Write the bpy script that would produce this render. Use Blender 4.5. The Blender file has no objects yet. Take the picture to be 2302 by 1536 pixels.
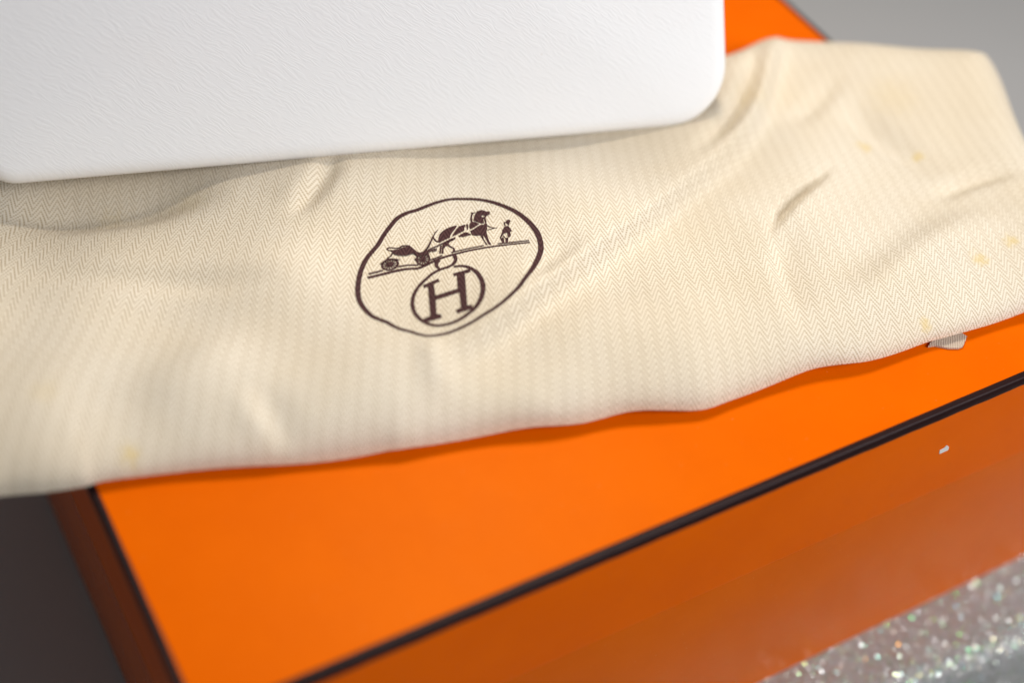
import bpy, bmesh, math, random
import numpy as np
from mathutils import Vector, Matrix
from mathutils.geometry import delaunay_2d_cdt

scene = bpy.context.scene
col = scene.collection
random.seed(7)
rng = np.random.default_rng(7)

# ------------------------------------------------------------------ camera, light, exposure
# metres; the top of the box lid is z = 0, its front left corner the origin
TABLE_Z = -0.172
cam_d = bpy.data.cameras.new('camera')
cam = bpy.data.objects.new('camera', cam_d)
col.objects.link(cam)
RX = Vector((0.875959, -0.47848, 0.061251))
DN = Vector((-0.309509, -0.654879, -0.689447))
FW = Vector((0.369999, 0.58497, -0.721741))
m = Matrix((RX, -DN, -FW)).transposed().to_4x4()
m.translation = Vector((-0.0571, -0.26576, 0.46535))
cam.matrix_world = m
cam_d.sensor_width = 36.0
cam_d.lens = 53.935
cam_d.clip_start = 0.02
cam_d.clip_end = 60.0
cam_d.dof.use_dof = True
cam_d.dof.focus_distance = 0.655
cam_d.dof.aperture_fstop = 2.3
scene.camera = cam

world = bpy.data.worlds.new('World')
scene.world = world
world.use_nodes = True
bg = world.node_tree.nodes['Background']
bg.inputs[0].default_value = (0.90, 0.95, 1.0, 1)
bg.inputs[1].default_value = 0.12

def area(name, loc, target, size, power, colr, size_y=None):
    l = bpy.data.lights.new(name, 'AREA')
    l.size = size
    if size_y:
        l.shape = 'RECTANGLE'; l.size_y = size_y
    l.energy = power
    l.color = colr
    o = bpy.data.objects.new(name, l)
    o.location = loc
    o.rotation_euler = (Vector(target) - Vector(loc)).to_track_quat('-Z', 'Y').to_euler()
    col.objects.link(o)
    return o

area('ceiling_lamp', (0.34, 0.37, 0.70), (0.26, 0.12, 0.0), 0.18, 4.4, (1.0, 0.92, 0.80))
area('window_light', (0.72, -0.80, 0.70), (0.26, 0.06, 0.0), 0.50, 14.2, (0.97, 0.98, 1.0))

scene.view_settings.view_transform = 'Standard'
scene.view_settings.look = 'None'
scene.view_settings.exposure = 0.0
scene.view_settings.gamma = 1.0

# ------------------------------------------------------------------ measured outlines (millimetres)
D_LOW = [[-93.15,140.0],[-60.63,130.49],[-30.6,120.94],[-15.73,114.88],[-1.84,110.71],[6.47,109.97],[31.78,102.7],[63.13,91.15],[85.7,83.65],[105.57,77.75],[112.93,75.19],[129.55,71.67],[152.37,66.24],[177.99,57.77],[200.37,53.51],[217.43,46.91],[231.33,41.83],[246.3,41.32],[268.16,40.64],[285.46,39.3],[309.18,33.62],[339.13,31.99],[352.51,30.32],[390.81,27.52],[418.72,24.94]]
D_UP = [[-67.48,352.9],[-14.06,357.09],[38.19,359.85],[120.55,342.9],[202.97,314.68],[282.92,275.39],[341.24,241.48],[363.62,234.46],[375.27,233.53],[391.7,235.55],[401.27,233.46],[412.7,226.19],[430.39,212.39],[447.7,198.4],[465.5,185.22],[477.88,175.97],[482.52,171.23]]
D_END = [[482.52,171.23],[485.52,166.69],[485.69,160.25],[479.23,143.9],[464.61,114.62],[451.75,81.47],[441.19,51.3],[432.08,35.0],[424.86,27.7],[418.72,24.94]]
D_FOLDS = {"f1":[[388.48,229.84],[377.53,218.12],[363.31,202.37],[348.03,187.92],[332.33,176.28],[313.38,164.97],[294.13,156.24]],"f2":[[364.15,134.92],[349.67,127.54],[336.5,121.63],[321.48,114.54],[308.14,106.74],[298.52,98.55]],"f2b":[[322.73,116.27],[307.29,105.54],[297.69,97.37],[289.53,85.81],[282.44,68.34],[274.63,46.43]],"f3":[[152.09,230.97],[147.09,219.72],[136.63,209.02],[126.12,201.64],[115.04,197.3]],"f4":[[2.99,267.6],[33.16,253.16],[60.54,241.26],[85.55,233.02],[107.2,225.72]],"f5":[[410.26,241.65],[388.33,219.52],[371.93,202.5],[356.01,186.26],[338.19,171.82],[319.14,160.59],[298.93,150.63],[275.82,142.71],[246.08,132.19],[220.22,122.57],[196.16,114.53],[172.72,106.16],[151.17,99.86],[132.81,94.74]],"f5b":[[225.87,132.17],[206.15,124.61],[185.87,115.01]],"f6":[[19.56,116.16],[29.88,125.91],[44.71,132.73],[63.15,138.31],[84.93,141.44]],"f7":[[62.63,122.92],[64.31,104.48],[66.34,87.66],[65.57,77.35]],"f7b":[[69.63,122.17],[71.19,103.67],[72.38,87.16],[72.27,76.47]],"f8":[[425.55,69.12],[395.73,71.25],[360.17,65.31],[326.38,53.64],[296.31,38.98]],"f9":[[441.21,83.46],[432.65,92.23],[412.21,96.66],[387.17,95.1]],"f10":[[-6.38,226.41],[25.07,208.87],[53.23,192.28],[82.7,173.9],[110.97,157.24]],"f11":[[173.26,110.96],[194.35,103.88],[227.94,102.6],[261.27,98.96]],"f12":[[402.84,178.95],[395.41,151.68],[400.01,120.45],[416.49,101.68]],"g1":[[141.18,113.55],[137.3,97.87],[131.54,79.86]],"g3":[[175.55,74.43],[175.65,58.8],[173.37,42.3]],"g4":[[233.6,111.84],[238.43,94.77],[246.52,76.54],[248.47,53.28]],"g5":[[409.59,187.83],[384.11,175.65],[357.75,164.87]],"f13":[[-10.28,145.11],[11.88,139.5],[29.88,125.91],[38.73,106.95]]}
D_STAINS = [[17.4,112.7,6],[86.8,232.6,12],[53.8,245.1,9],[340.8,36.4,4],[385.1,138.1,6],[404.2,122.5,4],[383.3,53.5,5],[416.6,159.5,18],[353.4,188.1,12],[-3.1,146.2,8],[402.8,55.6,5]]
D_POLE = [680.21,1157.74]
D_EC = [167.1,142.78]
D_STROKES = {"outer_ring":[[[[25.27,36.1],[30.11,33.53],[34.68,29.48],[38.38,23.9],[41.14,17.64],[42.28,11.36],[42.34,5.11],[41.55,-0.75],[39.6,-6.62],[37.25,-11.41],[34.36,-14.78],[30.81,-17.99],[24.77,-23.24],[16.76,-29.52],[9.45,-33.19],[3.23,-35.06],[-2.74,-35.7],[-8.66,-36.29],[-14.7,-36.27],[-20.45,-35.67],[-26.16,-34.1],[-29.27,-31.06],[-31.53,-28.13],[-34.59,-24.92],[-36.43,-22.02],[-37.77,-19.03],[-40.26,-15.49],[-41.77,-12.79],[-42.68,-7.79],[-42.53,-2.96],[-40.84,2.24],[-38.57,6.66],[-35.15,12.06],[-30.88,17.19],[-26.52,20.89],[-21.56,24.27],[-16.45,28.89],[-11.86,32.36],[-6.81,35.68],[-1.67,37.04],[3.4,37.16],[8.82,37.91],[14.15,38.42],[20.12,38.09]],[1.21,1.311,1.412,1.563,1.664,1.714,1.764,1.815,1.815,1.815,1.714,1.563,1.412,1.26,1.159,1.059,1.008,0.958,0.958,0.958,1.008,1.008,1.059,1.109,1.159,1.311,1.361,1.462,1.613,1.664,1.714,1.664,1.613,1.512,1.462,1.412,1.412,1.412,1.412,1.361,1.311,1.26,1.21,1.159],0,1]],"inner_ring":[[[[0.69,-2.64],[3.86,-4.07],[5.84,-6.79],[6.83,-11.35],[6.06,-16.87],[4.36,-21.49],[1.24,-26.18],[-2.89,-29.72],[-6.52,-31.25],[-10.72,-32.14],[-14.95,-32.17],[-19.09,-31.15],[-21.97,-29.46],[-24.22,-26.5],[-25.45,-22.37],[-25.28,-17.75],[-23.77,-13.51],[-20.97,-9.43],[-17.23,-6.19],[-12.93,-3.78],[-8.07,-1.77],[-3.98,-1.34],[-1.23,-1.85]],[1.008,1.109,1.311,1.412,1.512,1.613,1.512,1.311,1.21,1.109,1.008,1.008,1.008,1.109,1.21,1.21,1.21,1.109,1.008,1.008,1.008,1.008,1.008],0,0],[[[-2.8,4.63],[-4.43,3.24],[-5.31,1.03],[-5.02,-0.71]],1.714,0.706,0],[[[4.52,4.57],[3.77,1.61],[2.2,-0.3],[0.3,-1.34],[-2.11,-1.46]],1.311,0.907,0]],"letter":[],"ground_line":[[[[-33.83,7.96],[-26.16,7.39],[-19.4,6.52],[-15.21,5.24],[-12.43,4.02],[-8.44,4.26],[-3.7,4.98],[1.18,4.95],[6.32,4.43],[13.16,3.33],[20.94,1.14],[27.55,-1.41],[35.57,-5.01]],[1.109,1.109,1.109,1.008,1.008,1.008,0.958,0.907,0.857,0.807,0.756,0.706,0.655],0,0],[[[-32.49,9.93],[-26.1,9.54]],0.756,0.756,0],[[[-19.83,8.82],[-15.83,7.92],[-11.57,5.77]],0.655,0.655,0],[[[-6.55,6.29],[-3.59,6.16],[-0.0,6.48]],0.555,0.555,0],[[[4.03,6.21],[6.14,5.99],[11.64,5.14],[18.31,3.65]],0.555,0.555,0],[[[23.77,1.72],[29.82,-0.93],[35.96,-3.61]],0.555,0.555,0]],"carriage":[[[[-17.54,18.71],[-18.58,19.54],[-19.03,20.37],[-18.38,20.9],[-17.11,20.73],[-15.68,19.59],[-14.1,19.12],[-12.48,19.48],[-10.83,19.13],[-9.78,18.32]],0.486,0.561,0],[[[-17.96,17.46],[-19.11,16.17],[-20.84,15.55],[-21.86,14.72]],0.486,0.486,0],[[[-18.47,11.16],[-18.82,10.38],[-19.38,9.68],[-20.1,9.1],[-20.95,8.69],[-21.86,8.48],[-22.77,8.47],[-23.63,8.67],[-24.37,9.05],[-24.94,9.6],[-25.31,10.28],[-25.45,11.04],[-25.34,11.83],[-25.01,12.61],[-24.46,13.31],[-23.73,13.9],[-22.88,14.32],[-21.96,14.55],[-21.04,14.57],[-20.17,14.38],[-19.43,13.99],[-18.85,13.43],[-18.49,12.74],[-18.36,11.97]],0.71,0.71,1],[[[-21.49,11.48],[-18.58,11.17]],0.478,0.299,0],[[[-21.58,11.32],[-19.28,9.92]],0.478,0.299,0],[[[-21.73,11.21],[-20.5,8.98]],0.478,0.299,0],[[[-21.91,11.15],[-21.99,8.56]],0.478,0.299,0],[[[-22.1,11.17],[-23.46,8.71]],0.478,0.299,0],[[[-22.24,11.26],[-24.63,9.41]],0.478,0.299,0],[[[-22.32,11.4],[-25.27,10.52]],0.478,0.299,0],[[[-22.32,11.56],[-25.24,11.82]],0.478,0.299,0],[[[-22.23,11.71],[-24.55,13.08]],0.478,0.299,0],[[[-22.08,11.83],[-23.33,14.02]],0.478,0.299,0],[[[-21.89,11.88],[-21.83,14.47]],0.478,0.299,0],[[[-21.71,11.87],[-20.34,14.33]],0.478,0.299,0],[[[-21.57,11.78],[-19.16,13.63]],0.478,0.299,0],[[[-21.49,11.64],[-18.53,12.5]],0.478,0.299,0],[[[-5.3,8.51],[-5.55,7.59],[-5.99,6.71],[-6.57,5.93],[-7.26,5.3],[-8.0,4.89],[-8.76,4.68],[-9.48,4.71],[-10.11,4.97],[-10.61,5.45],[-10.95,6.1],[-11.1,6.9],[-11.05,7.78],[-10.81,8.68],[-10.39,9.55],[-9.82,10.32],[-9.14,10.94],[-8.38,11.38],[-7.61,11.6],[-6.88,11.59],[-6.24,11.33],[-5.73,10.86],[-5.39,10.21],[-5.24,9.4]],0.635,0.635,1],[[[-7.84,8.18],[-5.38,8.5]],0.508,0.318,0],[[[-7.92,7.96],[-6.05,6.75]],0.508,0.318,0],[[[-8.07,7.8],[-7.29,5.38]],0.508,0.318,0],[[[-8.26,7.72],[-8.74,4.78]],0.508,0.318,0],[[[-8.42,7.75],[-10.06,5.06]],0.508,0.318,0],[[[-8.52,7.89],[-10.87,6.16]],0.508,0.318,0],[[[-8.53,8.09],[-10.97,7.79]],0.508,0.318,0],[[[-8.45,8.3],[-10.33,9.51]],0.508,0.318,0],[[[-8.3,8.47],[-9.11,10.86]],0.508,0.318,0],[[[-8.12,8.55],[-7.63,11.5]],0.508,0.318,0],[[[-7.95,8.52],[-6.3,11.24]],0.508,0.318,0],[[[-7.85,8.38],[-5.47,10.14]],0.508,0.318,0],[[[-6.06,11.86],[-3.16,13.69],[-0.95,15.9],[1.91,19.07]],0.561,0.411,0],[[[-5.34,11.49],[-1.99,12.38],[0.91,12.7],[3.74,13.22],[6.91,13.59],[9.68,14.04]],0.561,0.448,0],[[[-4.34,10.95],[-2.0,11.26],[-0.18,11.09]],0.486,0.486,0],[[[-2.88,10.6],[-1.53,10.39],[-0.5,10.46]],0.411,0.411,0],[[[-3.21,13.68],[-0.89,16.01],[1.69,18.61],[3.78,20.71],[5.95,22.2]],0.576,0.157,0]],"horse":[[[[2.51,12.48],[1.22,10.56],[-0.41,8.03]],0.523,0.523,0],[[[21.26,20.52],[22.31,22.96],[23.61,24.79],[24.64,25.84]],0.628,0.523,0],[[[23.86,26.06],[25.48,25.47]],0.419,0.419,0],[[[26.02,15.39],[26.86,13.42],[28.0,12.11],[29.21,11.93]],0.419,0.262,0],[[[24.79,12.51],[26.72,12.19],[28.0,12.11]],0.392,0.262,0],[[[2.41,15.03],[1.78,16.22],[1.72,17.9],[1.69,18.61]],0.576,0.419,0]],"groom_figure":[[[[33.68,13.72],[32.91,12.51],[32.65,11.16]],0.419,0.419,0],[[[28.76,5.71],[28.52,3.46],[29.67,3.18]],0.235,0.235,0]]}
D_POLYS = {"outer_ring":[],"inner_ring":[],"letter":[[[[-15.36,-6.35],[-8.22,-6.08],[-8.61,-7.99],[-11.34,-8.08],[-13.87,-14.72],[-4.53,-16.11],[-0.92,-8.39],[-2.3,-8.44],[-1.58,-6.48],[5.69,-7.63],[4.9,-9.68],[2.38,-9.31],[-5.86,-27.27],[-4.19,-28.06],[-4.61,-30.3],[-11.32,-28.93],[-10.87,-26.94],[-8.63,-26.98],[-5.01,-18.6],[-14.97,-17.2],[-18.24,-24.44],[-16.79,-25.66],[-17.58,-27.59],[-24.49,-26.28],[-23.82,-24.0],[-21.03,-24.2],[-14.13,-8.29],[-15.91,-8.24]],[]]],"ground_line":[],"carriage":[[[[-17.78,18.95],[-16.53,18.57],[-14.52,18.24],[-12.61,18.46],[-11.31,18.16],[-10.19,18.6],[-9.57,18.38],[-9.2,16.9],[-8.82,15.08],[-8.37,13.07],[-7.83,12.32],[-5.9,12.19],[-5.02,12.15],[-5.08,10.93],[-6.49,10.28],[-8.53,10.54],[-9.87,11.12],[-10.17,12.72],[-11.03,13.17],[-13.04,13.12],[-14.88,13.78],[-16.8,15.0],[-17.66,16.21],[-17.98,17.42]],[]],[[[-25.72,13.52],[-24.54,13.76],[-22.67,14.32],[-21.59,14.73],[-20.24,14.56],[-18.53,13.65],[-16.64,11.99],[-17.69,12.04],[-18.91,12.85],[-20.29,13.71],[-22.08,13.7],[-23.69,13.31],[-25.23,12.88]],[]],[[[-20.98,11.42],[-21.22,11.03],[-21.64,10.76],[-22.14,10.69],[-22.57,10.85],[-22.82,11.19],[-22.83,11.61],[-22.59,12.01],[-22.17,12.28],[-21.67,12.34],[-21.24,12.19],[-20.98,11.85]],[]],[[[-7.23,8.26],[-7.46,7.67],[-7.88,7.2],[-8.37,7.0],[-8.82,7.1],[-9.1,7.47],[-9.13,8.03],[-8.91,8.61],[-8.5,9.06],[-8.0,9.28],[-7.54,9.19],[-7.27,8.81]],[]],[[[-7.7,11.48],[-5.21,12.11],[-4.36,10.54],[-4.96,8.62],[-5.67,9.01],[-6.2,10.13],[-7.78,9.86]],[]],[[[-11.81,9.55],[-10.87,9.81],[-9.84,8.99],[-10.6,7.8],[-11.15,8.51]],[]]],"horse":[[[[2.26,14.88],[3.6,17.28],[5.23,19.22],[6.96,20.35],[9.51,21.29],[12.5,21.52],[14.64,21.21],[12.77,19.51],[10.74,18.1],[8.98,16.58],[8.15,15.31],[5.22,14.88],[2.66,14.4]],[]],[[[14.98,20.24],[17.86,20.25],[17.6,19.15],[16.76,18.75],[15.83,16.77],[14.29,16.41],[11.4,15.84],[9.25,15.44],[10.03,16.45],[12.11,18.23],[13.77,19.42]],[]],[[[18.35,20.08],[19.22,19.98],[18.47,18.3],[17.57,16.78],[17.04,16.56],[17.47,17.99]],[]],[[[20.03,19.98],[21.42,20.52],[22.79,19.62],[23.64,17.84],[21.46,17.1],[19.6,16.57],[18.27,16.42],[19.01,18.44]],[]],[[[23.78,17.02],[25.01,16.36],[26.52,17.45],[26.4,16.24],[25.19,13.49],[23.99,12.0],[22.95,9.56],[22.26,7.32],[21.57,5.07],[21.36,2.86],[20.53,2.66],[20.36,3.8],[21.27,7.9],[21.37,10.03],[20.53,10.41],[18.41,11.33],[17.3,12.69],[17.85,15.32],[19.63,15.63],[21.9,16.45]],[]],[[[11.82,14.65],[14.88,15.53],[16.23,15.12],[17.18,12.96],[15.58,12.89],[13.61,13.1],[11.93,13.86]],[]],[[[4.65,13.77],[8.08,14.42],[10.41,14.44],[9.73,13.37],[7.31,12.92],[6.04,12.36],[5.59,11.47],[5.86,10.11],[6.57,8.49],[6.58,7.66],[5.6,5.51],[4.96,5.87],[5.16,7.0],[5.96,8.21],[5.1,9.62],[4.78,11.01],[4.05,11.07],[2.63,10.21],[0.82,7.15],[0.08,7.55],[1.67,10.32],[3.11,12.37],[4.0,13.51]],[]],[[[20.18,10.26],[21.16,10.14],[20.16,6.8],[19.88,3.87],[19.68,3.01],[19.24,3.54],[19.76,7.03]],[]],[[[22.56,21.19],[23.8,23.04],[25.64,25.02],[26.87,25.85],[28.95,25.75],[29.76,24.78],[30.23,23.9],[31.64,23.05],[30.62,21.5],[29.23,21.28],[28.34,20.71],[27.73,19.76],[27.04,17.59],[25.93,16.5],[26.44,18.34],[26.98,20.16],[26.65,20.13],[25.57,17.12],[24.42,17.73],[23.5,19.46],[22.63,20.32]],[[[26.9,22.3],[27.69,22.39],[28.34,21.8],[27.79,21.08],[27.0,21.08],[26.75,21.71]]]]],"groom_figure":[[[[34.0,13.53],[34.92,14.16],[35.9,14.48],[36.43,13.23],[35.48,12.27],[34.45,11.12],[33.68,10.44],[34.02,11.83],[33.66,13.3]],[]],[[[32.3,11.01],[33.71,10.5],[33.64,8.47],[33.44,6.77],[32.96,6.29],[32.39,6.43],[31.43,3.9],[30.4,3.08],[29.63,3.58],[30.94,6.43],[29.78,6.71],[28.71,6.1],[27.5,4.94],[26.51,4.56],[26.63,5.12],[29.12,7.66],[29.92,8.98],[31.43,10.29]],[]],[[[26.69,5.09],[27.13,4.26],[28.27,4.92],[27.75,3.5],[26.43,0.53],[25.69,0.79],[26.18,3.11]],[]],[[[28.48,3.4],[29.52,2.91],[28.76,1.44],[27.44,-0.38],[26.77,0.31]],[]]]}
D_SCUFF = [[332.0,-31.8],[331.31,-29.04],[333.39,-28.65],[334.62,-27.21],[336.63,-29.45],[336.91,-31.69],[334.21,-31.77]]
D_TAB = [[341.21,32.64],[344.21,31.8],[348.48,28.04],[352.37,26.2],[355.02,26.11],[360.53,29.95],[359.27,34.97],[348.56,37.07]]

# ------------------------------------------------------------------ helpers
def mesh_obj(name, verts, faces, mat, parent=None, smooth=True):
    me = bpy.data.meshes.new(name)
    me.from_pydata([tuple(v) for v in verts], [], [tuple(f) for f in faces])
    me.update()
    if smooth:
        me.polygons.foreach_set('use_smooth', [True] * len(me.polygons))
    o = bpy.data.objects.new(name, me)
    col.objects.link(o)
    if mat:
        me.materials.append(mat)
    if parent:
        o.parent = parent
    return o

def bm_obj(name, bm, mat, parent=None, smooth=False):
    me = bpy.data.meshes.new(name)
    bm.normal_update()
    bm.to_mesh(me)
    bm.free()
    if smooth:
        me.polygons.foreach_set('use_smooth', [True] * len(me.polygons))
    o = bpy.data.objects.new(name, me)
    col.objects.link(o)
    if mat:
        me.materials.append(mat)
    if parent:
        o.parent = parent
    return o

def tag(o, label, cat):
    o['label'] = label
    o['category'] = cat

class NT:
    """small node-graph writer"""
    def __init__(s, name):
        s.mat = bpy.data.materials.new(name)
        s.mat.use_nodes = True
        s.t = s.mat.node_tree
        s.b = s.t.nodes['Principled BSDF']
    def n(s, typ, **kw):
        nd = s.t.nodes.new(typ)
        for k, v in kw.items():
            setattr(nd, k, v)
        return nd
    def link(s, a, b):
        s.t.links.new(a, b)
    def val(s, sock, v):
        if hasattr(v, 'is_output') or isinstance(v, bpy.types.NodeSocket):
            s.link(v, sock)
        else:
            sock.default_value = v
    def math(s, op, a, b=0.0, c=0.0, clamp=False):
        nd = s.n('ShaderNodeMath', operation=op)
        nd.use_clamp = clamp
        s.val(nd.inputs[0], a); s.val(nd.inputs[1], b); s.val(nd.inputs[2], c)
        return nd.outputs[0]
    def smooth(s, x, lo, hi, a=0.0, b=1.0):
        nd = s.n('ShaderNodeMapRange', interpolation_type='SMOOTHSTEP')
        s.val(nd.inputs[0], x)
        for i, v in enumerate((lo, hi, a, b)):
            nd.inputs[i + 1].default_value = v
        return nd.outputs[0]
    def mix(s, fac, a, b, blend='MIX'):
        nd = s.n('ShaderNodeMix', data_type='RGBA', blend_type=blend)
        s.val(nd.inputs[0], fac); s.val(nd.inputs[6], a); s.val(nd.inputs[7], b)
        return nd.outputs[2]
    def noise(s, vec, scale, detail=2.0, rough=0.5, dist=0.0):
        nd = s.n('ShaderNodeTexNoise')
        if vec is not None:
            s.link(vec, nd.inputs['Vector'])
        nd.inputs['Scale'].default_value = scale
        nd.inputs['Detail'].default_value = detail
        nd.inputs['Roughness'].default_value = rough
        nd.inputs['Distortion'].default_value = dist
        return nd.outputs[0]
    def obj(s):
        return s.n('ShaderNodeTexCoord').outputs['Object']
    def mapping(s, vec, rot=(0, 0, 0), scale=(1, 1, 1)):
        nd = s.n('ShaderNodeMapping')
        s.link(vec, nd.inputs[0])
        nd.inputs['Rotation'].default_value = rot
        nd.inputs['Scale'].default_value = scale
        return nd.outputs[0]
    def bump(s, h, dist, strength=1.0, normal=None):
        nd = s.n('ShaderNodeBump')
        s.link(h, nd.inputs['Height'])
        nd.inputs['Distance'].default_value = dist
        nd.inputs['Strength'].default_value = strength
        if normal is not None:
            s.link(normal, nd.inputs['Normal'])
        return nd.outputs[0]
    def out(s, color=None, rough=None, normal=None, **kw):
        if color is not None: s.val(s.b.inputs['Base Color'], color)
        if rough is not None: s.val(s.b.inputs['Roughness'], rough)
        if normal is not None: s.link(normal, s.b.inputs['Normal'])
        for k, v in kw.items():
            s.val(s.b.inputs[k], v)
        return s.mat

# ------------------------------------------------------------------ materials
def mat_paper(name='orange_paper', ca=(0.73, 0.114, 0.0, 1), cb=(0.77, 0.126, 0.0, 1), gloss=0.11, rough=0.28):
    g = NT(name)
    v = g.obj()
    big = g.noise(v, 18, 4, 0.6)
    c = g.mix(g.smooth(big, 0.3, 0.7), ca, cb)
    fleck = g.smooth(g.noise(v, 900, 1, 0.5), 0.775, 0.80)
    c = g.mix(g.math('MULTIPLY', fleck, 0.5), c, (0.95, 0.45, 0.2, 1))
    fine = g.noise(v, 2600, 2, 0.6)
    n = g.bump(fine, 0.00009, 0.7)
    n = g.bump(g.noise(v, 60, 2), 0.0006, 0.18, n)
    n = g.bump(g.noise(v, 1000, 2), 0.00012, 0.25, n)
    r = g.math('MULTIPLY_ADD', g.noise(v, 35, 3), 0.12, rough)
    return g.out(c, r, n, **{'Specular IOR Level': gloss, 'Specular Tint': (1.0, 0.55, 0.05, 1)})

def mat_trim():
    g = NT('dark_brown_edge_paper')
    v = g.obj()
    c = g.mix(g.noise(v, 120, 3), (0.014, 0.005, 0.005, 1), (0.026, 0.010, 0.010, 1))
    n = g.bump(g.noise(v, 1500, 2), 0.00008, 0.6)
    return g.out(c, 0.42, n, **{'Specular IOR Level': 0.16})

def mat_cloth():
    g = NT('herringbone_cotton')
    uv = g.n('ShaderNodeUVMap', uv_map='weave').outputs[0]
    sep = g.n('ShaderNodeSeparateXYZ'); g.link(uv, sep.inputs[0])
    wob = g.noise(g.mapping(uv, scale=(1, 1, 1)), 40, 2)
    u = g.math('ADD', sep.outputs[0], g.math('MULTIPLY', g.math('SUBTRACT', wob, 0.5), 0.0012))
    wob2 = g.noise(g.mapping(uv, scale=(1.3, 0.9, 1)), 55, 2)
    v = g.math('ADD', sep.outputs[1], g.math('MULTIPLY', g.math('SUBTRACT', wob2, 0.5), 0.003))
    P, S, K = 0.0064, 0.0036, 2.35
    tri = g.math('PINGPONG', u, P / 2)
    w = g.math('MULTIPLY_ADD', tri, K, v)
    ln = g.math('MULTIPLY_ADD', g.math('SINE', g.math('MULTIPLY', w, 2 * math.pi / S)), 0.5, 0.5)
    line = g.smooth(ln, 0.36, 0.86)
    side = g.math('FLOOR', g.math('MODULO', g.math('DIVIDE', g.math('ADD', u, 10 * P), P / 2), 2.0))
    dots = g.math('MULTIPLY_ADD', g.math('SINE', g.math('MULTIPLY', v, 2 * math.pi / 0.0011)), 0.22, 0.80)
    k = g.math('ADD', g.math('MULTIPLY', side, 1.0), g.math('MULTIPLY', g.math('SUBTRACT', 1.0, side), dots))
    # threads fade where the column turns
    turn = g.math('PINGPONG', u, P / 4)
    k = g.math('MULTIPLY', k, g.smooth(turn, 0.0, 0.0005, 0.8, 1.0))
    slub = g.noise(g.mapping(uv, scale=(330, 90, 1)), 1.0, 3, 0.6)
    k = g.math('MULTIPLY', k, g.math('MULTIPLY_ADD', slub, 0.5, 0.85))
    line = g.math('MULTIPLY', line, k, clamp=True)
    pos = g.n('ShaderNodeNewGeometry').outputs['Position']
    patch = g.noise(pos, 9, 4, 0.6)
    light = g.mix(g.smooth(patch, 0.35, 0.65), (0.735, 0.645, 0.51, 1), (0.765, 0.695, 0.585, 1))
    dark = (0.42, 0.315, 0.185, 1)
    c = g.mix(line, light, dark)
    # yellow age stains
    st = None
    fl = g.n('ShaderNodeVectorMath', operation='MULTIPLY'); g.link(pos, fl.inputs[0]); fl.inputs[1].default_value = (1, 1, 0)
    flat = fl.outputs[0]
    for i, (x, y, r) in enumerate(D_STAINS):
        d = g.n('ShaderNodeVectorMath', operation='DISTANCE')
        g.link(flat, d.inputs[0]); d.inputs[1].default_value = (x / 1000, y / 1000, 0.0)
        jag = g.math('MULTIPLY_ADD', g.noise(pos, 420, 4, 0.65), r * 0.0022, d.outputs['Value'])
        s1 = g.math('MULTIPLY', g.smooth(jag, r * 0.0012, r * 0.0021, 1.0, 0.0), 0.62 if r < 7 else 0.16)
        st = s1 if st is None else g.math('MAXIMUM', st, s1)
    c = g.mix(st, c, (0.67, 0.51, 0.22, 1))
    h = g.math('ADD', g.math('MULTIPLY', line, -1.0), g.math('MULTIPLY', slub, 0.4))
    n = g.bump(h, 0.00022, 0.5)
    n = g.bump(g.noise(pos, 130, 3), 0.0012, 0.20, n)
    return g.out(c, 0.92, n, **{'Specular IOR Level': 0.15, 'Sheen Weight': 0.12, 'Sheen Roughness': 0.5})

def mat_thread():
    g = NT('dark_brown_print')
    pos = g.n('ShaderNodeNewGeometry').outputs['Position']
    f = g.noise(pos, 1400, 2)
    c = g.mix(f, (0.026, 0.006, 0.007, 1), (0.050, 0.014, 0.015, 1))
    # the twill ridges show through the print
    d = g.n('ShaderNodeVectorMath', operation='SUBTRACT'); g.link(pos, d.inputs[0])
    d.inputs[1].default_value = (D_POLE[0] / 1000, D_POLE[1] / 1000, 0)
    sp_ = g.n('ShaderNodeSeparateXYZ'); g.link(d.outputs[0], sp_.inputs[0])
    u = g.math('MULTIPLY', g.math('ARCTAN2', sp_.outputs[0], g.math('MULTIPLY', sp_.outputs[1], -1.0)), 1.15)
    v = g.math('SQRT', g.math('ADD', g.math('MULTIPLY', sp_.outputs[0], sp_.outputs[0]), g.math('MULTIPLY', sp_.outputs[1], sp_.outputs[1])))
    w = g.math('MULTIPLY_ADD', g.math('PINGPONG', u, 0.0032), 2.35, v)
    ln = g.smooth(g.math('SINE', g.math('MULTIPLY', w, 2 * math.pi / 0.0036)), -0.6, 0.8)
    c = g.mix(g.math('MULTIPLY', ln, 0.55), c, (0.105, 0.045, 0.042, 1))
    return g.out(c, 0.75, g.bump(ln, 0.0002, 0.5), **{'Specular IOR Level': 0.25})

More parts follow.
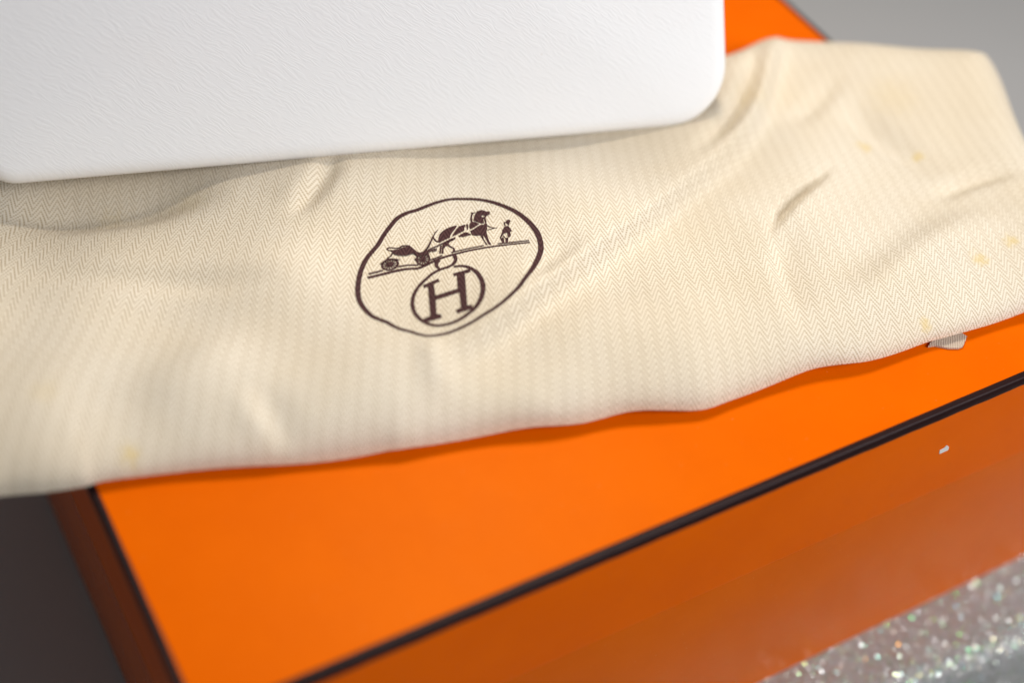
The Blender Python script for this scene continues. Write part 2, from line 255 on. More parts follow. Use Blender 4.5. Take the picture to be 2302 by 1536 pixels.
def mat_leather():
    g = NT('white_grained_leather')
    uv = g.n('ShaderNodeUVMap', uv_map='grain').outputs[0]
    warp = g.n('ShaderNodeTexNoise'); g.link(uv, warp.inputs['Vector'])
    warp.inputs['Scale'].default_value = 80; warp.inputs['Detail'].default_value = 2
    wv = g.n('ShaderNodeVectorMath', operation='MULTIPLY_ADD')
    g.link(warp.outputs['Color'], wv.inputs[0]); wv.inputs[1].default_value = (0.006, 0.006, 0.0); g.link(uv, wv.inputs[2])
    rot = g.mapping(wv.outputs[0], rot=(0, 0, math.radians(GRAIN_ROT)))
    st = g.mapping(rot, scale=(0.13, 1.0, 1.0))
    vor = g.n('ShaderNodeTexVoronoi', feature='DISTANCE_TO_EDGE')
    g.link(st, vor.inputs['Vector']); vor.inputs['Scale'].default_value = 740
    groove = g.smooth(vor.outputs['Distance'], 0.0, 0.28)
    nz = g.noise(g.mapping(rot, scale=(0.15, 1.0, 1.0)), 1000, 3, 0.6)
    fine = g.noise(uv, 3000, 2)
    h = g.math('ADD', g.math('MULTIPLY', groove, 0.8), g.math('MULTIPLY', nz, 0.35))
    h = g.math('ADD', h, g.math('MULTIPLY', fine, 0.12))
    n = g.bump(h, 0.00018, 0.27)
    tint = g.smooth(g.noise(uv, 14, 3, 0.55), 0.48, 0.72)
    c = g.mix(g.math('MULTIPLY', tint, 0.35), (0.92, 0.92, 0.935, 1), (0.92, 0.895, 0.89, 1))
    spots = g.smooth(g.noise(uv, 240, 1), 0.80, 0.84)
    c = g.mix(g.math('MULTIPLY', spots, 0.25), c, (0.62, 0.52, 0.45, 1))
    return g.out(c, 0.5, n, **{'Specular IOR Level': 0.35})

def mat_table():
    g = NT('pale_grey_tabletop')
    v = g.obj()
    c = g.mix(g.noise(v, 5, 4), (0.44, 0.435, 0.435, 1), (0.49, 0.485, 0.485, 1))
    n = g.bump(g.noise(v, 800, 3), 0.0002, 0.4)
    return g.out(c, 0.55, n)

def mat_floor():
    g = NT('dark_floor')
    v = g.obj()
    c = g.mix(g.noise(g.mapping(v, scale=(1, 9, 1)), 4, 5), (0.06, 0.05, 0.045, 1), (0.11, 0.09, 0.08, 1))
    return g.out(c, 0.5)

def mat_glitter_base():
    g = NT('silver_lurex_cloth')
    v = g.obj()
    f = g.noise(v, 1500, 3, 0.7)
    c = g.mix(f, (0.34, 0.325, 0.33, 1), (0.58, 0.56, 0.565, 1))
    return g.out(c, 0.5, g.bump(f, 0.0006, 0.8), Metallic=0.0)

def mat_flake():
    g = NT('iridescent_flake')
    r = g.n('ShaderNodeNewGeometry').outputs['Random Per Island']
    hsv = g.n('ShaderNodeCombineColor', mode='HSV')
    g.link(g.math('MULTIPLY_ADD', g.math('FRACT', g.math('MULTIPLY', r, 37.0)), 0.50, 0.06), hsv.inputs[0])
    g.link(g.math('MULTIPLY', g.math('POWER', g.math('FRACT', g.math('MULTIPLY', r, 91.0)), 2.0), 0.95), hsv.inputs[1])
    hsv.inputs[2].default_value = 0.9
    return g.out(hsv.outputs[0], g.math('MULTIPLY_ADD', g.math('FRACT', g.math('MULTIPLY', r, 53.0)), 0.22, 0.11), Metallic=0.95)

def mat_metal():
    g = NT('pale_metal')
    return g.out((0.75, 0.72, 0.66, 1), 0.25, Metallic=1.0)

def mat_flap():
    g = NT('shaded_flap_cloth')
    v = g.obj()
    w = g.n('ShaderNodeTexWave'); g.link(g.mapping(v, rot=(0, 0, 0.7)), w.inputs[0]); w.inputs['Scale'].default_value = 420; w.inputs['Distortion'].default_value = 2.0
    c = g.mix(w.outputs[1], (0.52, 0.41, 0.32, 1), (0.58, 0.47, 0.375, 1))  # same cloth as the bag; shade and orange bounce painted into its colour
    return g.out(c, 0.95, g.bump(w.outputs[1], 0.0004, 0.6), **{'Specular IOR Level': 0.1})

def mat_scuff():
    g = NT('bare_white_board')
    v = g.obj()
    c = g.mix(g.noise(v, 900, 3), (0.60, 0.56, 0.52, 1), (0.80, 0.78, 0.75, 1))
    return g.out(c, 0.9)

GRAIN_ROT = 35.0
M_BASE = mat_paper('worn_orange_paper', (0.69, 0.118, 0.0, 1), (0.73, 0.130, 0.0, 1), 0.14, 0.16)
M_PAPER, M_TRIM, M_CLOTH, M_THREAD = mat_paper(), mat_trim(), mat_cloth(), mat_thread()
M_LEATHER, M_TABLE, M_FLOOR = mat_leather(), mat_table(), mat_floor()
M_GBASE, M_FLAKE, M_METAL, M_SCUFF = mat_glitter_base(), mat_flake(), mat_metal(), mat_scuff()

# ------------------------------------------------------------------ setting
def slab(name, x0, x1, y0, y1, z0, z1, mat, bevel=0.0, parent=None, seg=2):
    bm = bmesh.new()
    bmesh.ops.create_cube(bm, size=1.0)
    for v in bm.verts:
        v.co = Vector((x0 + (v.co.x + .5) * (x1 - x0), y0 + (v.co.y + .5) * (y1 - y0), z0 + (v.co.z + .5) * (z1 - z0)))
    if bevel:
        bmesh.ops.bevel(bm, geom=list(bm.edges), offset=bevel, segments=seg, profile=0.5, affect='EDGES')
    return bm_obj(name, bm, mat, parent)

floor = slab('floor', -6, 6, -6, 6, -0.96, -0.92, M_FLOOR); floor['kind'] = 'structure'
table = slab('tabletop', -0.75, 1.7, -0.026, 1.5, TABLE_Z - 0.035, TABLE_Z - 0.0025, M_TABLE, 0.004); table['kind'] = 'structure'

# ------------------------------------------------------------------ glitter cloth under the box
def cloth_section():
    # y, z along the cloth from under the box to the hanging hem
    pts = [(0.16, 0.0), (0.05, 0.0), (0.0, 0.0)]
    pts += [(-0.010, 0.0), (-0.018, 0.0), (-0.024, -0.0004)]
    for i in range(1, 7):
        a = math.radians(74) * i / 6
        pts.append((-0.024 - 0.012 * math.sin(a), -0.0004 - 0.012 * (1 - math.cos(a))))
    y, z = pts[-1]
    for i in range(1, 15):
        y -= 0.0105 * math.cos(math.radians(74 + i * 0.6)); z -= 0.0105 * math.sin(math.radians(74 + i * 0.6))
        pts.append((y, z))
    return pts

def glitter_pos(x, sy, sz):
    # gentle waviness grows down the hanging part; the fold line runs slightly askew to the box
    k = max(0.0, -sy)
    skew = (x - 0.316) * -0.062 * min(1.0, k / 0.02) if sy < 0 else 0.0
    zz = sz + (0.0010 * math.sin(x * 55) + 0.0007 * math.sin(x * 131 + 1)) * min(1, k / 0.015)
    yy = sy + skew + 0.10 * k * math.sin(x * 24 + 0.5) * min(1.0, k / 0.06)
    return Vector((x, yy, TABLE_Z + zz))

sec = cloth_section()
NX = 160
xs = [0.006 + (0.80 - 0.006) * i / NX for i in range(NX + 1)]
gv = [glitter_pos(x, sy, sz) for x in xs for sy, sz in sec]
ns = len(sec)
gf = [(i * ns + j, i * ns + j + 1, (i + 1) * ns + j + 1, (i + 1) * ns + j) for i in range(NX) for j in range(ns - 1)]
glitter = mesh_obj('glitter_cloth', gv, gf, M_GBASE)
sm = glitter.modifiers.new('thickness', 'SOLIDIFY'); sm.thickness = 0.0012; sm.offset = -1
tag(glitter, 'silver glitter cloth lying under the orange box, its front edge folded down', 'cloth')

def flakes(n):
    verts, faces = [], []
    arc = [0.0]
    for a, b in zip(sec, sec[1:]):
        arc.append(arc[-1] + math.hypot(b[0] - a[0], b[1] - a[1]))
    A = np.array(arc); SY = np.array([p[0] for p in sec]); SZ = np.array([p[1] for p in sec])
    lo = A[2] - 0.02; hi = A[-1]
    made = 0
    for _ in range(n):
        x = rng.uniform(0.20, 0.62)
        s = rng.uniform(lo, min(hi, lo + 0.13)) if x < 0.445 else rng.uniform(A[0], min(hi, lo + 0.13))
        sy = float(np.interp(s, A, SY)); sz = float(np.interp(s, A, SZ))
        if x < 0.438 and sy > 0.004:
            continue
        p = glitter_pos(x, sy, sz)
        p2 = glitter_pos(x, float(np.interp(s + 0.002, A, SY)), float(np.interp(s + 0.002, A, SZ)))
        tang = (p - p2).normalized()
        nrm = Vector((1, 0, 0)).cross(tang).normalized()
        if nrm.z < 0: nrm = -nrm
        t1 = (nrm + Vector(rng.normal(0, 0.36, 3))).normalized()
        e1 = t1.orthogonal().normalized(); e2 = t1.cross(e1)
        r = 0.00016 + 0.00024 * rng.random() ** 2
        a0 = rng.random() * 6.28
        c = p + nrm * 0.0006
        b = len(verts)
        for k in range(5):
            a = a0 + k * 2 * math.pi / 5
            verts.append(c + e1 * (r * math.cos(a)) + e2 * (r * math.sin(a)))
        faces.append((b, b + 1, b + 2, b + 3, b + 4))
        made += 1
    o = mesh_obj('glitter_flakes', verts, faces, M_FLAKE, glitter, smooth=False)
    o['kind'] = 'stuff'
flakes(110000)

# ------------------------------------------------------------------ the orange box
BW, BD, BH = 0.440, 0.345, 0.172
SEAM = -0.062
box = bpy.data.objects.new('gift_box', None)
box.location = (BW / 2, BD / 2, TABLE_Z)
col.objects.link(box)
tag(box, 'orange cardboard gift box with dark brown edging on its lid', 'box')

def put(o, parent):
    """keep a mesh built in world coordinates where it is when it becomes a child"""
    o.parent = parent
    o.matrix_parent_inverse = parent_world(parent).inverted()
    return o

def parent_world(o):
    w = Matrix.Translation(o.location) if o.parent is None else Matrix.Identity(4)
    return w

lid = slab('lid', 0, BW, 0, BD, SEAM, 0.0, M_PAPER, 0.0008); put(lid, box)
base = slab('base', 0.0006, BW - 0.0006, 0.0006, BD - 0.0006, TABLE_Z, SEAM + 0.002, M_BASE, 0.0008); put(base, box)

def trim(p0, p1, inward, name='edge_trim'):
    """a folded paper strip wrapped over one top edge of the lid, mitred at its ends"""
    p0, p1 = Vector(p0), Vector(p1)
    along = (p1 - p0).normalized()
    inw = Vector(inward)
    prof = [(0.0027, 0.00005), (0.0027, 0.00032), (0.0012, 0.00040), (0.0003, 0.0003), (-0.0002, -0.0001), (-0.0004, -0.0009),
            (-0.00042, -0.0046), (-0.0003, -0.0050), (0.00005, -0.0050)]
    n = 90
    vs, fs = [], []
    L = (p1 - p0).length
    for i in range(n + 1):
        t = i / n
        for a, z in prof:
            tt = min(max(t * L, a), L - a) if i in (0, n) else t * L
            j = 0.00006 * math.sin(t * L * 210 + p0.x * 9) + 0.00005 * math.sin(t * L * 517)
            vs.append(p0 + along * tt + inw * (a + j * (1 if a > 0.003 else 0.4)) + Vector((0, 0, z + (j * 1.5 if z < -0.0045 else 0))))
    k = len(prof)
    for i in range(n):
        for j in range(k - 1):
            fs.append((i * k + j, i * k + j + 1, (i + 1) * k + j + 1, (i + 1) * k + j))
    o = mesh_obj(name, vs, fs, M_TRIM)
    o.parent = lid
    return o

trim((0, 0, 0), (BW, 0, 0), (0, 1, 0))
trim((0, BD, 0), (0, 0, 0), (1, 0, 0))
trim((BW, 0, 0), (BW, BD, 0), (-1, 0, 0))
trim((BW, BD, 0), (0, BD, 0), (0, -1, 0))

# a chipped spot on the front of the lid that shows white board
vs = [(x / 1000, -0.0002, z / 1000) for x, z in D_SCUFF]
vs += [(x / 1000, 0.0002, z / 1000) for x, z in D_SCUFF]
k = len(D_SCUFF)
chip = mesh_obj('chip', vs, [tuple(range(k))] + [(i, (i + 1) % k, k + (i + 1) % k, k + i) for i in range(k)], M_SCUFF, lid, smooth=False)

# ------------------------------------------------------------------ dust bag
def spline(pts, n, closed=False):
    """uniform arc-length resample of a centripetal-ish Catmull-Rom through pts"""
    P = np.array(pts, float)
    if closed:
        P = np.vstack([P[-1], P, P[0], P[1]])
    else:
        P = np.vstack([2 * P[0] - P[1], P, 2 * P[-1] - P[-2]])
    out = []
    for i in range(1, len(P) - 2):
        p0, p1, p2, p3 = P[i - 1:i + 3]
        for t in np.linspace(0, 1, 16, endpoint=False):
            out.append(0.5 * (2 * p1 + (p2 - p0) * t + (2 * p0 - 5 * p1 + 4 * p2 - p3) * t * t + (3 * p1 - p0 - 3 * p2 + p3) * t ** 3))
    out.append(P[-2])
    out = np.array(out)
    s = np.concatenate([[0], np.cumsum(np.linalg.norm(np.diff(out, axis=0), axis=1))])
    q = n if isinstance(n, np.ndarray) else np.linspace(0, 1, n)
    q = q * s[-1]
    return np.stack([np.interp(q, s, out[:, k]) for k in range(out.shape[1])], 1)

def seg_dist(X, Y, pl):
    """distance to a polyline, side (+ on its left) and the position 0..1 along it"""
    best = np.full(X.shape, 1e9); side = np.zeros(X.shape); al = np.zeros(X.shape)
    L = np.concatenate([[0], np.cumsum(np.linalg.norm(np.diff(pl, axis=0), axis=1))])
    for i in range(len(pl) - 1):
        a, b = pl[i], pl[i + 1]
        d = b - a; l2 = d @ d
        t = np.clip(((X - a[0]) * d[0] + (Y - a[1]) * d[1]) / l2, 0, 1)
        ex, ey = X - a[0] - t * d[0], Y - a[1] - t * d[1]
        r = np.hypot(ex, ey)
        s = np.sign(d[0] * ey - d[1] * ex)
        k = r < best
        best = np.where(k, r, best); side = np.where(k, s, side)
        al = np.where(k, (L[i] + t * np.sqrt(l2)) / L[-1], al)
    return best, side, al

def sstep(x, a, b):
    t = np.clip((x - a) / (b - a), 0, 1)
    return t * t * (3 - 2 * t)

# fold: (groove depth mm, groove width mm, bank height on the left mm, on the right mm, bank width mm)
FOLD_SHAPE = {
    'f1': (-2.6, 4.2, -0.6, 0.4, 20), 'f2': (-1.8, 2.8, 1.6, -0.5, 13), 'f2b': (0.8, 6, -2.2, 0.8, 14), 'f3': (-1.7, 5.0, 0.3, 0.9, 16),
    'f4': (-3.4, 10, 0, 0, 10), 'f5': (2.6, 5.5, -1.8, 2.4, 28), 'f5b': (-1.2, 6, 0, 0, 8), 'f6': (0.8, 12, 0, -0.2, 20),
    'f7': (0.7, 6, 0.0, 0.0, 10), 'f7b': (-0.9, 7, 0, 0, 10), 'f8': (2.6, 13, 0, -1.2, 24), 'f9': (-1.4, 5, 0.8, 0.4, 10),
    'g1': (0.9, 6, 0, 0, 10), 'g3': (-0.4, 6, 0, 0.2, 10), 'g4': (0.25, 8, 0, -0.1, 14), 'g5': (-0.9, 6, 0.5, 0, 12),
    'f10': (-1.0, 7, 0.3, 0.3, 12), 'f11': (-0.4, 9, 0, 0, 10), 'f12': (-1.4, 9, 0.7, 0.7, 18), 'f13': (-0.2, 11, 0, 0, 10),
}
FOLDS = [(spline(p, 24), FOLD_SHAPE[k]) for k, p in D_FOLDS.items()]
wrng = np.random.default_rng(11)
WAVES = [(wrng.uniform(7, 60), wrng.uniform(0, 6.28), wrng.uniform(0, 6.28)) for _ in range(46)]

def relief(X, Y):
    """height of the folds at X, Y in millimetres"""
    Z = np.zeros(X.shape)
    calm = 1 - 0.8 * np.exp(-(((X - D_EC[0]) / 52) ** 2 + ((Y - D_EC[1]) / 48) ** 2) ** 2)     # the printed part lies smooth
    for pl, (g, gw, hl, hr, hw) in FOLDS:
        d, s, a = seg_dist(X, Y, pl)
        k_ = 0.16 if hw == 28 else 0.40
        end = sstep(a, 0.0, k_) * (1 - sstep(a, 1 - k_, 1.0))
        Z += 2.5 * end * (g * np.exp(-(d / gw) ** 2) + np.where(s > 0, hl, hr) * (np.exp(-(d / hw) ** 2) - np.exp(-(d / gw) ** 2)))
    for f, th, ph in WAVES:
        Z += calm * 0.9 / (f / 10) ** 0.9 * np.sin((X * math.cos(th) + Y * math.sin(th)) * f / 1000 * 2.2 + ph)
    return Z

def body(X, Y):
    """overall lie of the bag: fuller in the middle, flat at the left, lifted past the right edge of the box"""
    b = 20.5 + 1.8 * np.exp(-((X - 240) / 120) ** 2 - ((Y - 120) / 80) ** 2)
    b -= 4.0 * np.exp(-((X - 30) / 70) ** 2 - ((Y - 270) / 60) ** 2)
    b += 6.0 * sstep(X, 360, 500)
    return b

def top_z(X, Y):
    z = body(X, Y) + relief(X, Y)
    return 4.0 + 0.5 * ((z - 4.0) + np.sqrt((z - 4.0) ** 2 + 4.0))      # never sinks into the lid

NS, NTT = 440, 220
sp = np.linspace(0, 1, NS)
sp = 1 - (1 - sp) ** 1.45                 # finer towards the right end
tp = 0.5 - 0.5 * np.cos(np.linspace(0, 1, NTT) * math.pi)
Lc = spline(D_LOW, sp); Uc = spline(D_UP, sp)
Ec = spline([D_LOW[-1]] + D_END[-2:0:-1] + [D_UP[-1]], tp)      # right end, from the lower to the upper corner
Ac = Lc[0] + (Uc[0] - Lc[0]) * tp[:, None]
S_, T_ = sp[:, None, None], tp[None, :, None]
G = (1 - T_) * Lc[:, None] + T_ * Uc[:, None] + (1 - S_) * Ac[None] + S_ * Ec[None] \
    - ((1 - S_) * (1 - T_) * Lc[0] + S_ * (1 - T_) * Lc[-1] + (1 - S_) * T_ * Uc[0] + S_ * T_ * Uc[-1])
X, Y = G[..., 0], G[..., 1]
bound = np.vstack([Lc, Uc, Ec, Ac])
dL = seg_dist(X, Y, Lc)[0]
dU = np.minimum(seg_dist(X, Y, Uc)[0], seg_dist(X, Y, Ec)[0])
dist = np.minimum(dL, dU)
dist[:, 0] = 0; dist[:, -1] = 0; dist[-1, :] = 0
TOP = top_z(X, Y)
# the edge: how far the seam stands off the lid, with places where it lifts
lift = 1.2 + 0.5 * np.sin(X / 21.0 + 0.6) + 0.5 * np.sin(X / 9.3 + 2.0)
for cx_, w_, a_ in ((207, 16, 3.0), (112, 9, 1.0), (165, 14, 1.2), (300, 30, 1.6), (358, 20, 0.8)):
    lift = lift + a_ * np.exp(-((X - cx_) / w_) ** 2)
lift = np.clip(lift, 0.25, None) + 6.0 * sstep(X, 360, 500) + 0.0
zmid = lift + 2.2
dL[:, 0] = 0; dU[:, -1] = 0; dU[-1, :] = 0
R_EDGE = 40.0 + 6.0 * np.sin(X / 37.0 + 1.0) + 3.0 * np.sin(X / 14.0)
x1 = np.clip(dL / R_EDGE, 0, 1)
e = np.sqrt(np.clip(1 - (1 - x1) ** 2.1, 0, 1))
x1 = np.clip(dU / 26.0, 0, 1)
e = np.minimum(e, np.sqrt(np.clip(1 - (1 - x1) ** 2.1, 0, 1)))
ZT = zmid + (TOP - zmid) * e
und = 0.35 + 6.0 * sstep(X, 365, 500)
e2 = np.sqrt(np.clip(1 - (1 - np.clip(dist / 5.0, 0, 1)) ** 2, 0, 1))
e3 = sstep(dist, 5.0, 30.0)
ZB = (zmid - 1.5 * e2) * (1 - e3) + und * e3
ZB = np.minimum(ZB, ZT)
idx = np.arange(NS * NTT).reshape(NS, NTT)
VT = np.stack([X, Y, ZT], -1).reshape(-1, 3) / 1000
VB = np.stack([X, Y, ZB], -1).reshape(-1, 3) / 1000
a_, b_, c_, d_ = idx[:-1, :-1].ravel(), idx[1:, :-1].ravel(), idx[1:, 1:].ravel(), idx[:-1, 1:].ravel()
ft = np.stack([a_, b_, c_, d_], 1)
# underside at a third of the density
VB_keep = VB
fb = np.stack([d_, c_, b_, a_], 1) + NS * NTT
# weld the rims
remap = np.arange(2 * NS * NTT)
for r_ in (idx[:, 0], idx[:, -1], idx[-1, :]):
    remap[r_ + NS * NTT] = r_
fb = remap[fb]
left_cap = np.stack([idx[0, :-1], idx[0, 1:], remap[idx[0, 1:] + NS * NTT], remap[idx[0, :-1] + NS * NTT]], 1)[:, ::-1]
F = np.vstack([ft, fb, left_cap])
V = np.vstack([VT, VB])
me = bpy.data.meshes.new('dust_bag')
me.from_pydata(V.tolist(), [], F.tolist())
uvl = me.uv_layers.new(name='weave')
px, py = D_POLE
du, dv = V[:, 0] * 1000 - px, V[:, 1] * 1000 - py
U_ = np.arctan2(du, -dv) * 1.15
V_ = np.hypot(du, dv) / 1000
# the weave follows the cloth over its rim
V_ = V_ + np.concatenate([(TOP - ZT).ravel(), np.clip(TOP - ZB, 0, 20).ravel()]) / 1000 * 0.8
rl = relief(X, Y).ravel() / 1000
U_ = U_ + np.concatenate([rl, rl]) * 0.35
V_ = V_ - np.concatenate([rl, rl]) * 0.6
li = np.empty(len(me.loops), np.int32); me.loops.foreach_get('vertex_index', li)
uvl.data.foreach_set('uv', np.stack([U_[li], V_[li]], 1).astype(np.float32).ravel())
me.polygons.foreach_set('use_smooth', [True] * len(me.polygons))
me.materials.append(M_CLOTH)
me.validate()
dust = bpy.data.objects.new('dust_bag', me)
col.objects.link(dust)
tag(dust, 'cream herringbone cotton dust bag with brown carriage emblem, crumpled across the orange lid', 'dust bag')

# a corner of the bag's inner flap that peeps out under the front edge
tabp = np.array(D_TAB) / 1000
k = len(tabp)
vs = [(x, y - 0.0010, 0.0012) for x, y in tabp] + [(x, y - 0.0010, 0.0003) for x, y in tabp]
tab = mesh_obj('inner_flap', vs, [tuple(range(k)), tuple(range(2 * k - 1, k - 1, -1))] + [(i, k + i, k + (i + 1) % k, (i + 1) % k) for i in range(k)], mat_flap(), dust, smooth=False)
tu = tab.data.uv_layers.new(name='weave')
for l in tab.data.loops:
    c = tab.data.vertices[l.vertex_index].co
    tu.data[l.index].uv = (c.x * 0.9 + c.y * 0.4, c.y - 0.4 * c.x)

# ------------------------------------------------------------------ the emblem, laid on the cloth
EC = np.array(D_EC)
def to_cloth(P, up=0.12):
    P = np.asarray(P, float) + EC
    z = top_z(P[:, 0], P[:, 1]) + up
    return np.column_stack([P, z]) / 1000

def inside(p, poly):
    x, y = p; c = False
    n = len(poly)
    for i in range(n):
        x1, y1 = poly[i]; x2, y2 = poly[i - 1]
        if (y1 > y) != (y2 > y) and x < (x2 - x1) * (y - y1) / (y2 - y1) + x1:
            c = not c
    return c

def densify(poly, step):
    out = []
    n = len(poly)
    for i in range(n):
        a, b = np.array(poly[i]), np.array(poly[(i + 1) % n])
        k = max(1, int(np.linalg.norm(b - a) / step))
        for j in range(k):
            out.append(a + (b - a) * j / k)
    return out

def filled(poly, holes):
    loops = [densify(poly, 0.8)] + [densify(h, 0.8) for h in holes]
    pts, edges = [], []
    for lp in loops:
        b = len(pts)
        pts += [Vector((float(q[0]), float(q[1]))) for q in lp]
        edges += [(b + i, b + (i + 1) % len(lp)) for i in range(len(lp))]
    xs_ = [q[0] for q in poly]; ys_ = [q[1] for q in poly]
    for x in np.arange(min(xs_), max(xs_), 1.3):
        for y in np.arange(min(ys_), max(ys_), 1.3):
            if inside((x, y), poly):
                pts.append(Vector((float(x), float(y))))
    v, _, f, _, _, _ = delaunay_2d_cdt(pts, edges, [], 0, 1e-5)
    keep = []
    for t in f:
        c = sum((v[i] for i in t), Vector((0, 0))) / len(t)
        if inside((c.x, c.y), poly) and not any(inside((c.x, c.y), h) for h in holes):
            keep.append(tuple(t) if (v[t[1]] - v[t[0]]).cross(v[t[2]] - v[t[0]]) > 0 else tuple(reversed(t)))
    return [(q.x, q.y) for q in v], keep

def ribbon(pts, w0, w1, closed):
    n = len(pts)
    widths = [w * 1.3 + 0.03 for w in (w0 if isinstance(w0, list) else np.linspace(w0, w1, n))]
    P3 = [(x, y, w) for (x, y), w in zip(pts, widths)]
    Lg = sum(math.dist(pts[i], pts[i + 1]) for i in range(n - 1))
    k = max(6, int(Lg / 0.7))
    q = spline(P3, k, bool(closed)) if n > 2 or closed else np.array([np.array(P3[0]) + (np.array(P3[1]) - np.array(P3[0])) * t for t in np.linspace(0, 1, k)])
    if closed:
        q = q[:-1]
    t = np.gradient(q[:, :2], axis=0) if not closed else np.roll(q[:, :2], -1, 0) - np.roll(q[:, :2], 1, 0)
    t /= np.maximum(np.linalg.norm(t, axis=1, keepdims=True), 1e-9)
    nn = np.column_stack([-t[:, 1], t[:, 0]])
    jit = rng.normal(0, 0.03, (len(q), 2))
    hw = q[:, 2:3] / 2
    Lf = q[:, :2] + nn * (hw + jit[:, :1]); Rt = q[:, :2] - nn * (hw + jit[:, 1:])
    vv = np.empty((2 * len(q), 2)); vv[0::2] = Lf; vv[1::2] = Rt
    m_ = len(q) if closed else len(q) - 1
    ff = [(2 * i + 1, 2 * ((i + 1) % len(q)) + 1, 2 * ((i + 1) % len(q)), 2 * i) for i in range(m_)]
    return vv.tolist(), ff

def emblem_piece(name, key, parent, up):
    V2, F2, off = [], [], []
    lv = up
    for s in D_STROKES[key]:
        v, f = ribbon(*s)
        b = len(V2); V2 += list(to_cloth(v, lv)); F2 += [tuple(b + i for i in t) for t in f]; lv += 0.008
    for poly, holes in D_POLYS[key]:
        v, f = filled(poly, holes)
        b = len(V2); V2 += list(to_cloth(v, lv)); F2 += [tuple(b + i for i in t) for t in f]; lv += 0.008
    return mesh_obj(name, V2, F2, M_THREAD, parent)

emblem = emblem_piece('emblem', 'outer_ring', dust, 0.16)
for nm, key in (('inner_ring', 'inner_ring'), ('letter', 'letter'), ('ground_line', 'ground_line'), ('carriage', 'carriage'), ('horse', 'horse'), ('groom_figure', 'groom_figure')):
    emblem_piece(nm, key, emblem, 0.16)

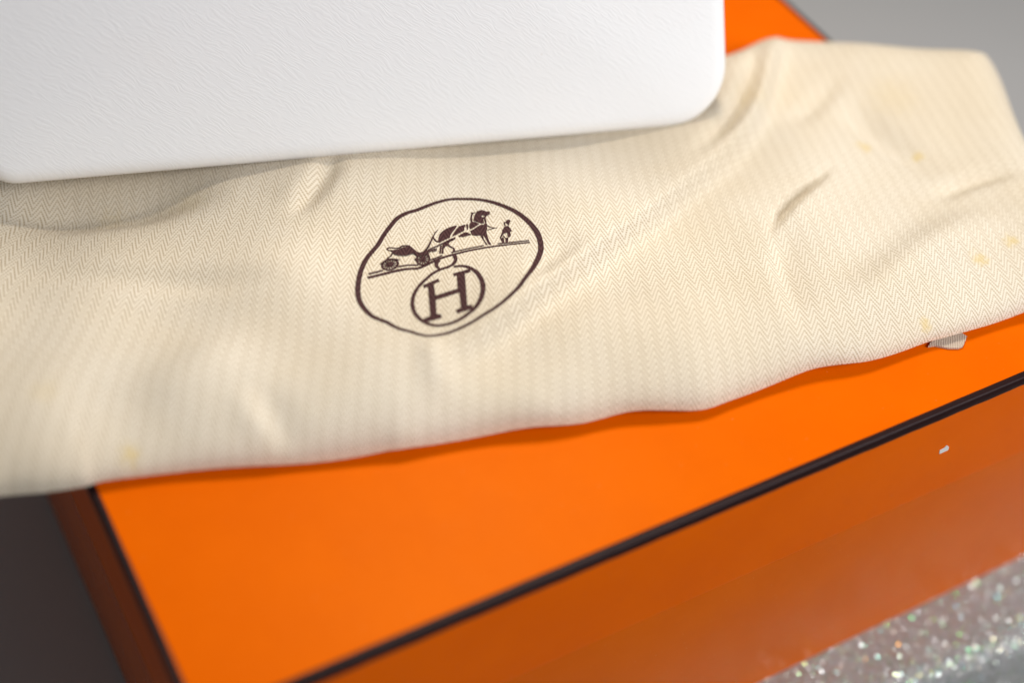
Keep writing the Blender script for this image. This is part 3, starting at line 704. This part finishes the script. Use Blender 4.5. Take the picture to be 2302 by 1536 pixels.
# ------------------------------------------------------------------ the white handbag
BAG = dict(bl=(0.0020, 0.2606, 0.0290), br=(0.3310, 0.1715, 0.0222), tilt=70.0, taper_l=0.07, taper_r=0.09, h=0.235, depth=0.105)
def make_bag():
    bl, br = Vector(BAG['bl']), Vector(BAG['br'])
    ex = (br - bl).normalized(); Wd = (br - bl).length
    nh = Vector((0, 0, 1)).cross(ex).normalized()
    up0 = ex.cross(nh)
    t = math.radians(BAG['tilt'])
    ew = nh * math.cos(t) + up0 * math.sin(t)
    nrm = -nh * math.sin(t) + up0 * math.cos(t)
    H = BAG['h']
    # outline of the front panel, counter-clockwise, with its own corner radii
    tl, tr = H * BAG['taper_l'], H * BAG['taper_r']
    corners = [((0, 0), 0.018), ((Wd, 0), 0.027), ((Wd - tr, H), 0.012), ((tl, H), 0.012)]
    out = []
    n = 4
    for i in range(n):
        p, r = Vector(corners[i][0]), corners[i][1]
        a = (Vector(corners[i - 1][0]) - p).normalized(); b = (Vector(corners[(i + 1) % n][0]) - p).normalized()
        ang = a.angle(b); d = r / math.tan(ang / 2)
        c = p + (a + b).normalized() * (r / math.sin(ang / 2))
        p0, p1 = p + a * d, p + b * d
        a0 = math.atan2(p0.y - c.y, p0.x - c.x); a1 = math.atan2(p1.y - c.y, p1.x - c.x)
        while a1 < a0: a1 += 2 * math.pi
        arc = [(c.x + r * math.cos(a0 + (a1 - a0) * k / 10), c.y + r * math.sin(a0 + (a1 - a0) * k / 10)) for k in range(11)]
        out += arc
        nxt = Vector(corners[(i + 1) % n][0])
        # straight run to the next corner
        q0 = Vector(arc[-1]); rr = corners[(i + 1) % n][1]
        a2 = (p - nxt).normalized(); b2 = (Vector(corners[(i + 2) % n][0]) - nxt).normalized()
        dd = rr / math.tan(a2.angle(b2) / 2)
        q1 = nxt + a2 * dd
        out += [tuple(q0.lerp(q1, k / 24)) for k in range(1, 24)]
    O = [Vector(p) for p in out]
    N = len(O)
    inn = []
    for i in range(N):
        tg = (O[(i + 1) % N] - O[i - 1]).normalized()
        inn.append(Vector((-tg.y, tg.x)))
    cen = Vector((Wd / 2, H * 0.5))
    rings = []   # (2-D ring, offset along nrm, offset along nh)
    RF = 0.0095
    for f in (0.06, 0.2, 0.4, 0.6, 0.76, 0.88, 0.95):       # concentric rings of the panel, slightly full
        ring = [cen + (O[i] + inn[i] * RF - cen) * f for i in range(N)]
        rings.append((ring, 0.004 * (1 - f ** 2.2), 0.0))
    for k in range(9):
        a = math.pi / 2 * k / 8
        rings.append(([O[i] + inn[i] * (RF * (1 - math.sin(a))) for i in range(N)], -RF * (1 - math.cos(a)), 0.0))
    D = BAG['depth']
    for d in (0.02, 0.5, 0.98):
        rings.append(([Vector(p) for p in O], -RF, D * d))
    for k in range(1, 6):
        a = math.pi / 2 * k / 5
        rings.append(([O[i] + inn[i] * (RF * (1 - math.cos(a))) for i in range(N)], -RF, D + RF * math.sin(a)))
    vs, uv = [], []
    for ring, on, oh in rings:
        for p in ring:
            lean = max(0.0, p.y) * math.cos(t) * 2 * min(1.0, oh / D)       # the back leans forward as much as the front leans back
            q = bl + ex * p.x + ew * p.y + nrm * on + nh * (oh - lean * 0.86)
            vs.append(q); uv.append((p.x, p.y - on - oh))
    fs = []
    for r in range(len(rings) - 1):
        for i in range(N):
            j = (i + 1) % N
            fs.append((r * N + i, (r + 1) * N + i, (r + 1) * N + j, r * N + j))
    fs.append(tuple(range(N)))
    L0 = (len(rings) - 1) * N
    fs.append(tuple(reversed(range(L0, L0 + N))))
    root = bpy.data.objects.new('handbag', None)
    root.location = (bl + br) / 2 + nh * D / 2
    col.objects.link(root)
    tag(root, 'white grained leather handbag standing on the cream dust bag', 'handbag')
    b = mesh_obj('body', vs, fs, M_LEATHER)
    u = b.data.uv_layers.new(name='grain')
    for l in b.data.loops:
        u.data[l.index].uv = uv[l.vertex_index]
    b.parent = root; b.matrix_parent_inverse = Matrix.Translation(root.location).inverted()
    for fx in (0.12, 0.88):
        for fd in (0.2, 0.9):
            c = bl + ex * (Wd * fx) + nh * (D * fd)
            bm = bmesh.new()
            bmesh.ops.create_cone(bm, cap_ends=True, segments=20, radius1=0.006, radius2=0.008, depth=0.008)
            bmesh.ops.translate(bm, verts=bm.verts, vec=c - Vector((0, 0, 0.003)))
            f_ = bm_obj('foot', bm, M_METAL, None, True)
            f_.parent = root; f_.matrix_parent_inverse = Matrix.Translation(root.location).inverted()
make_bag()
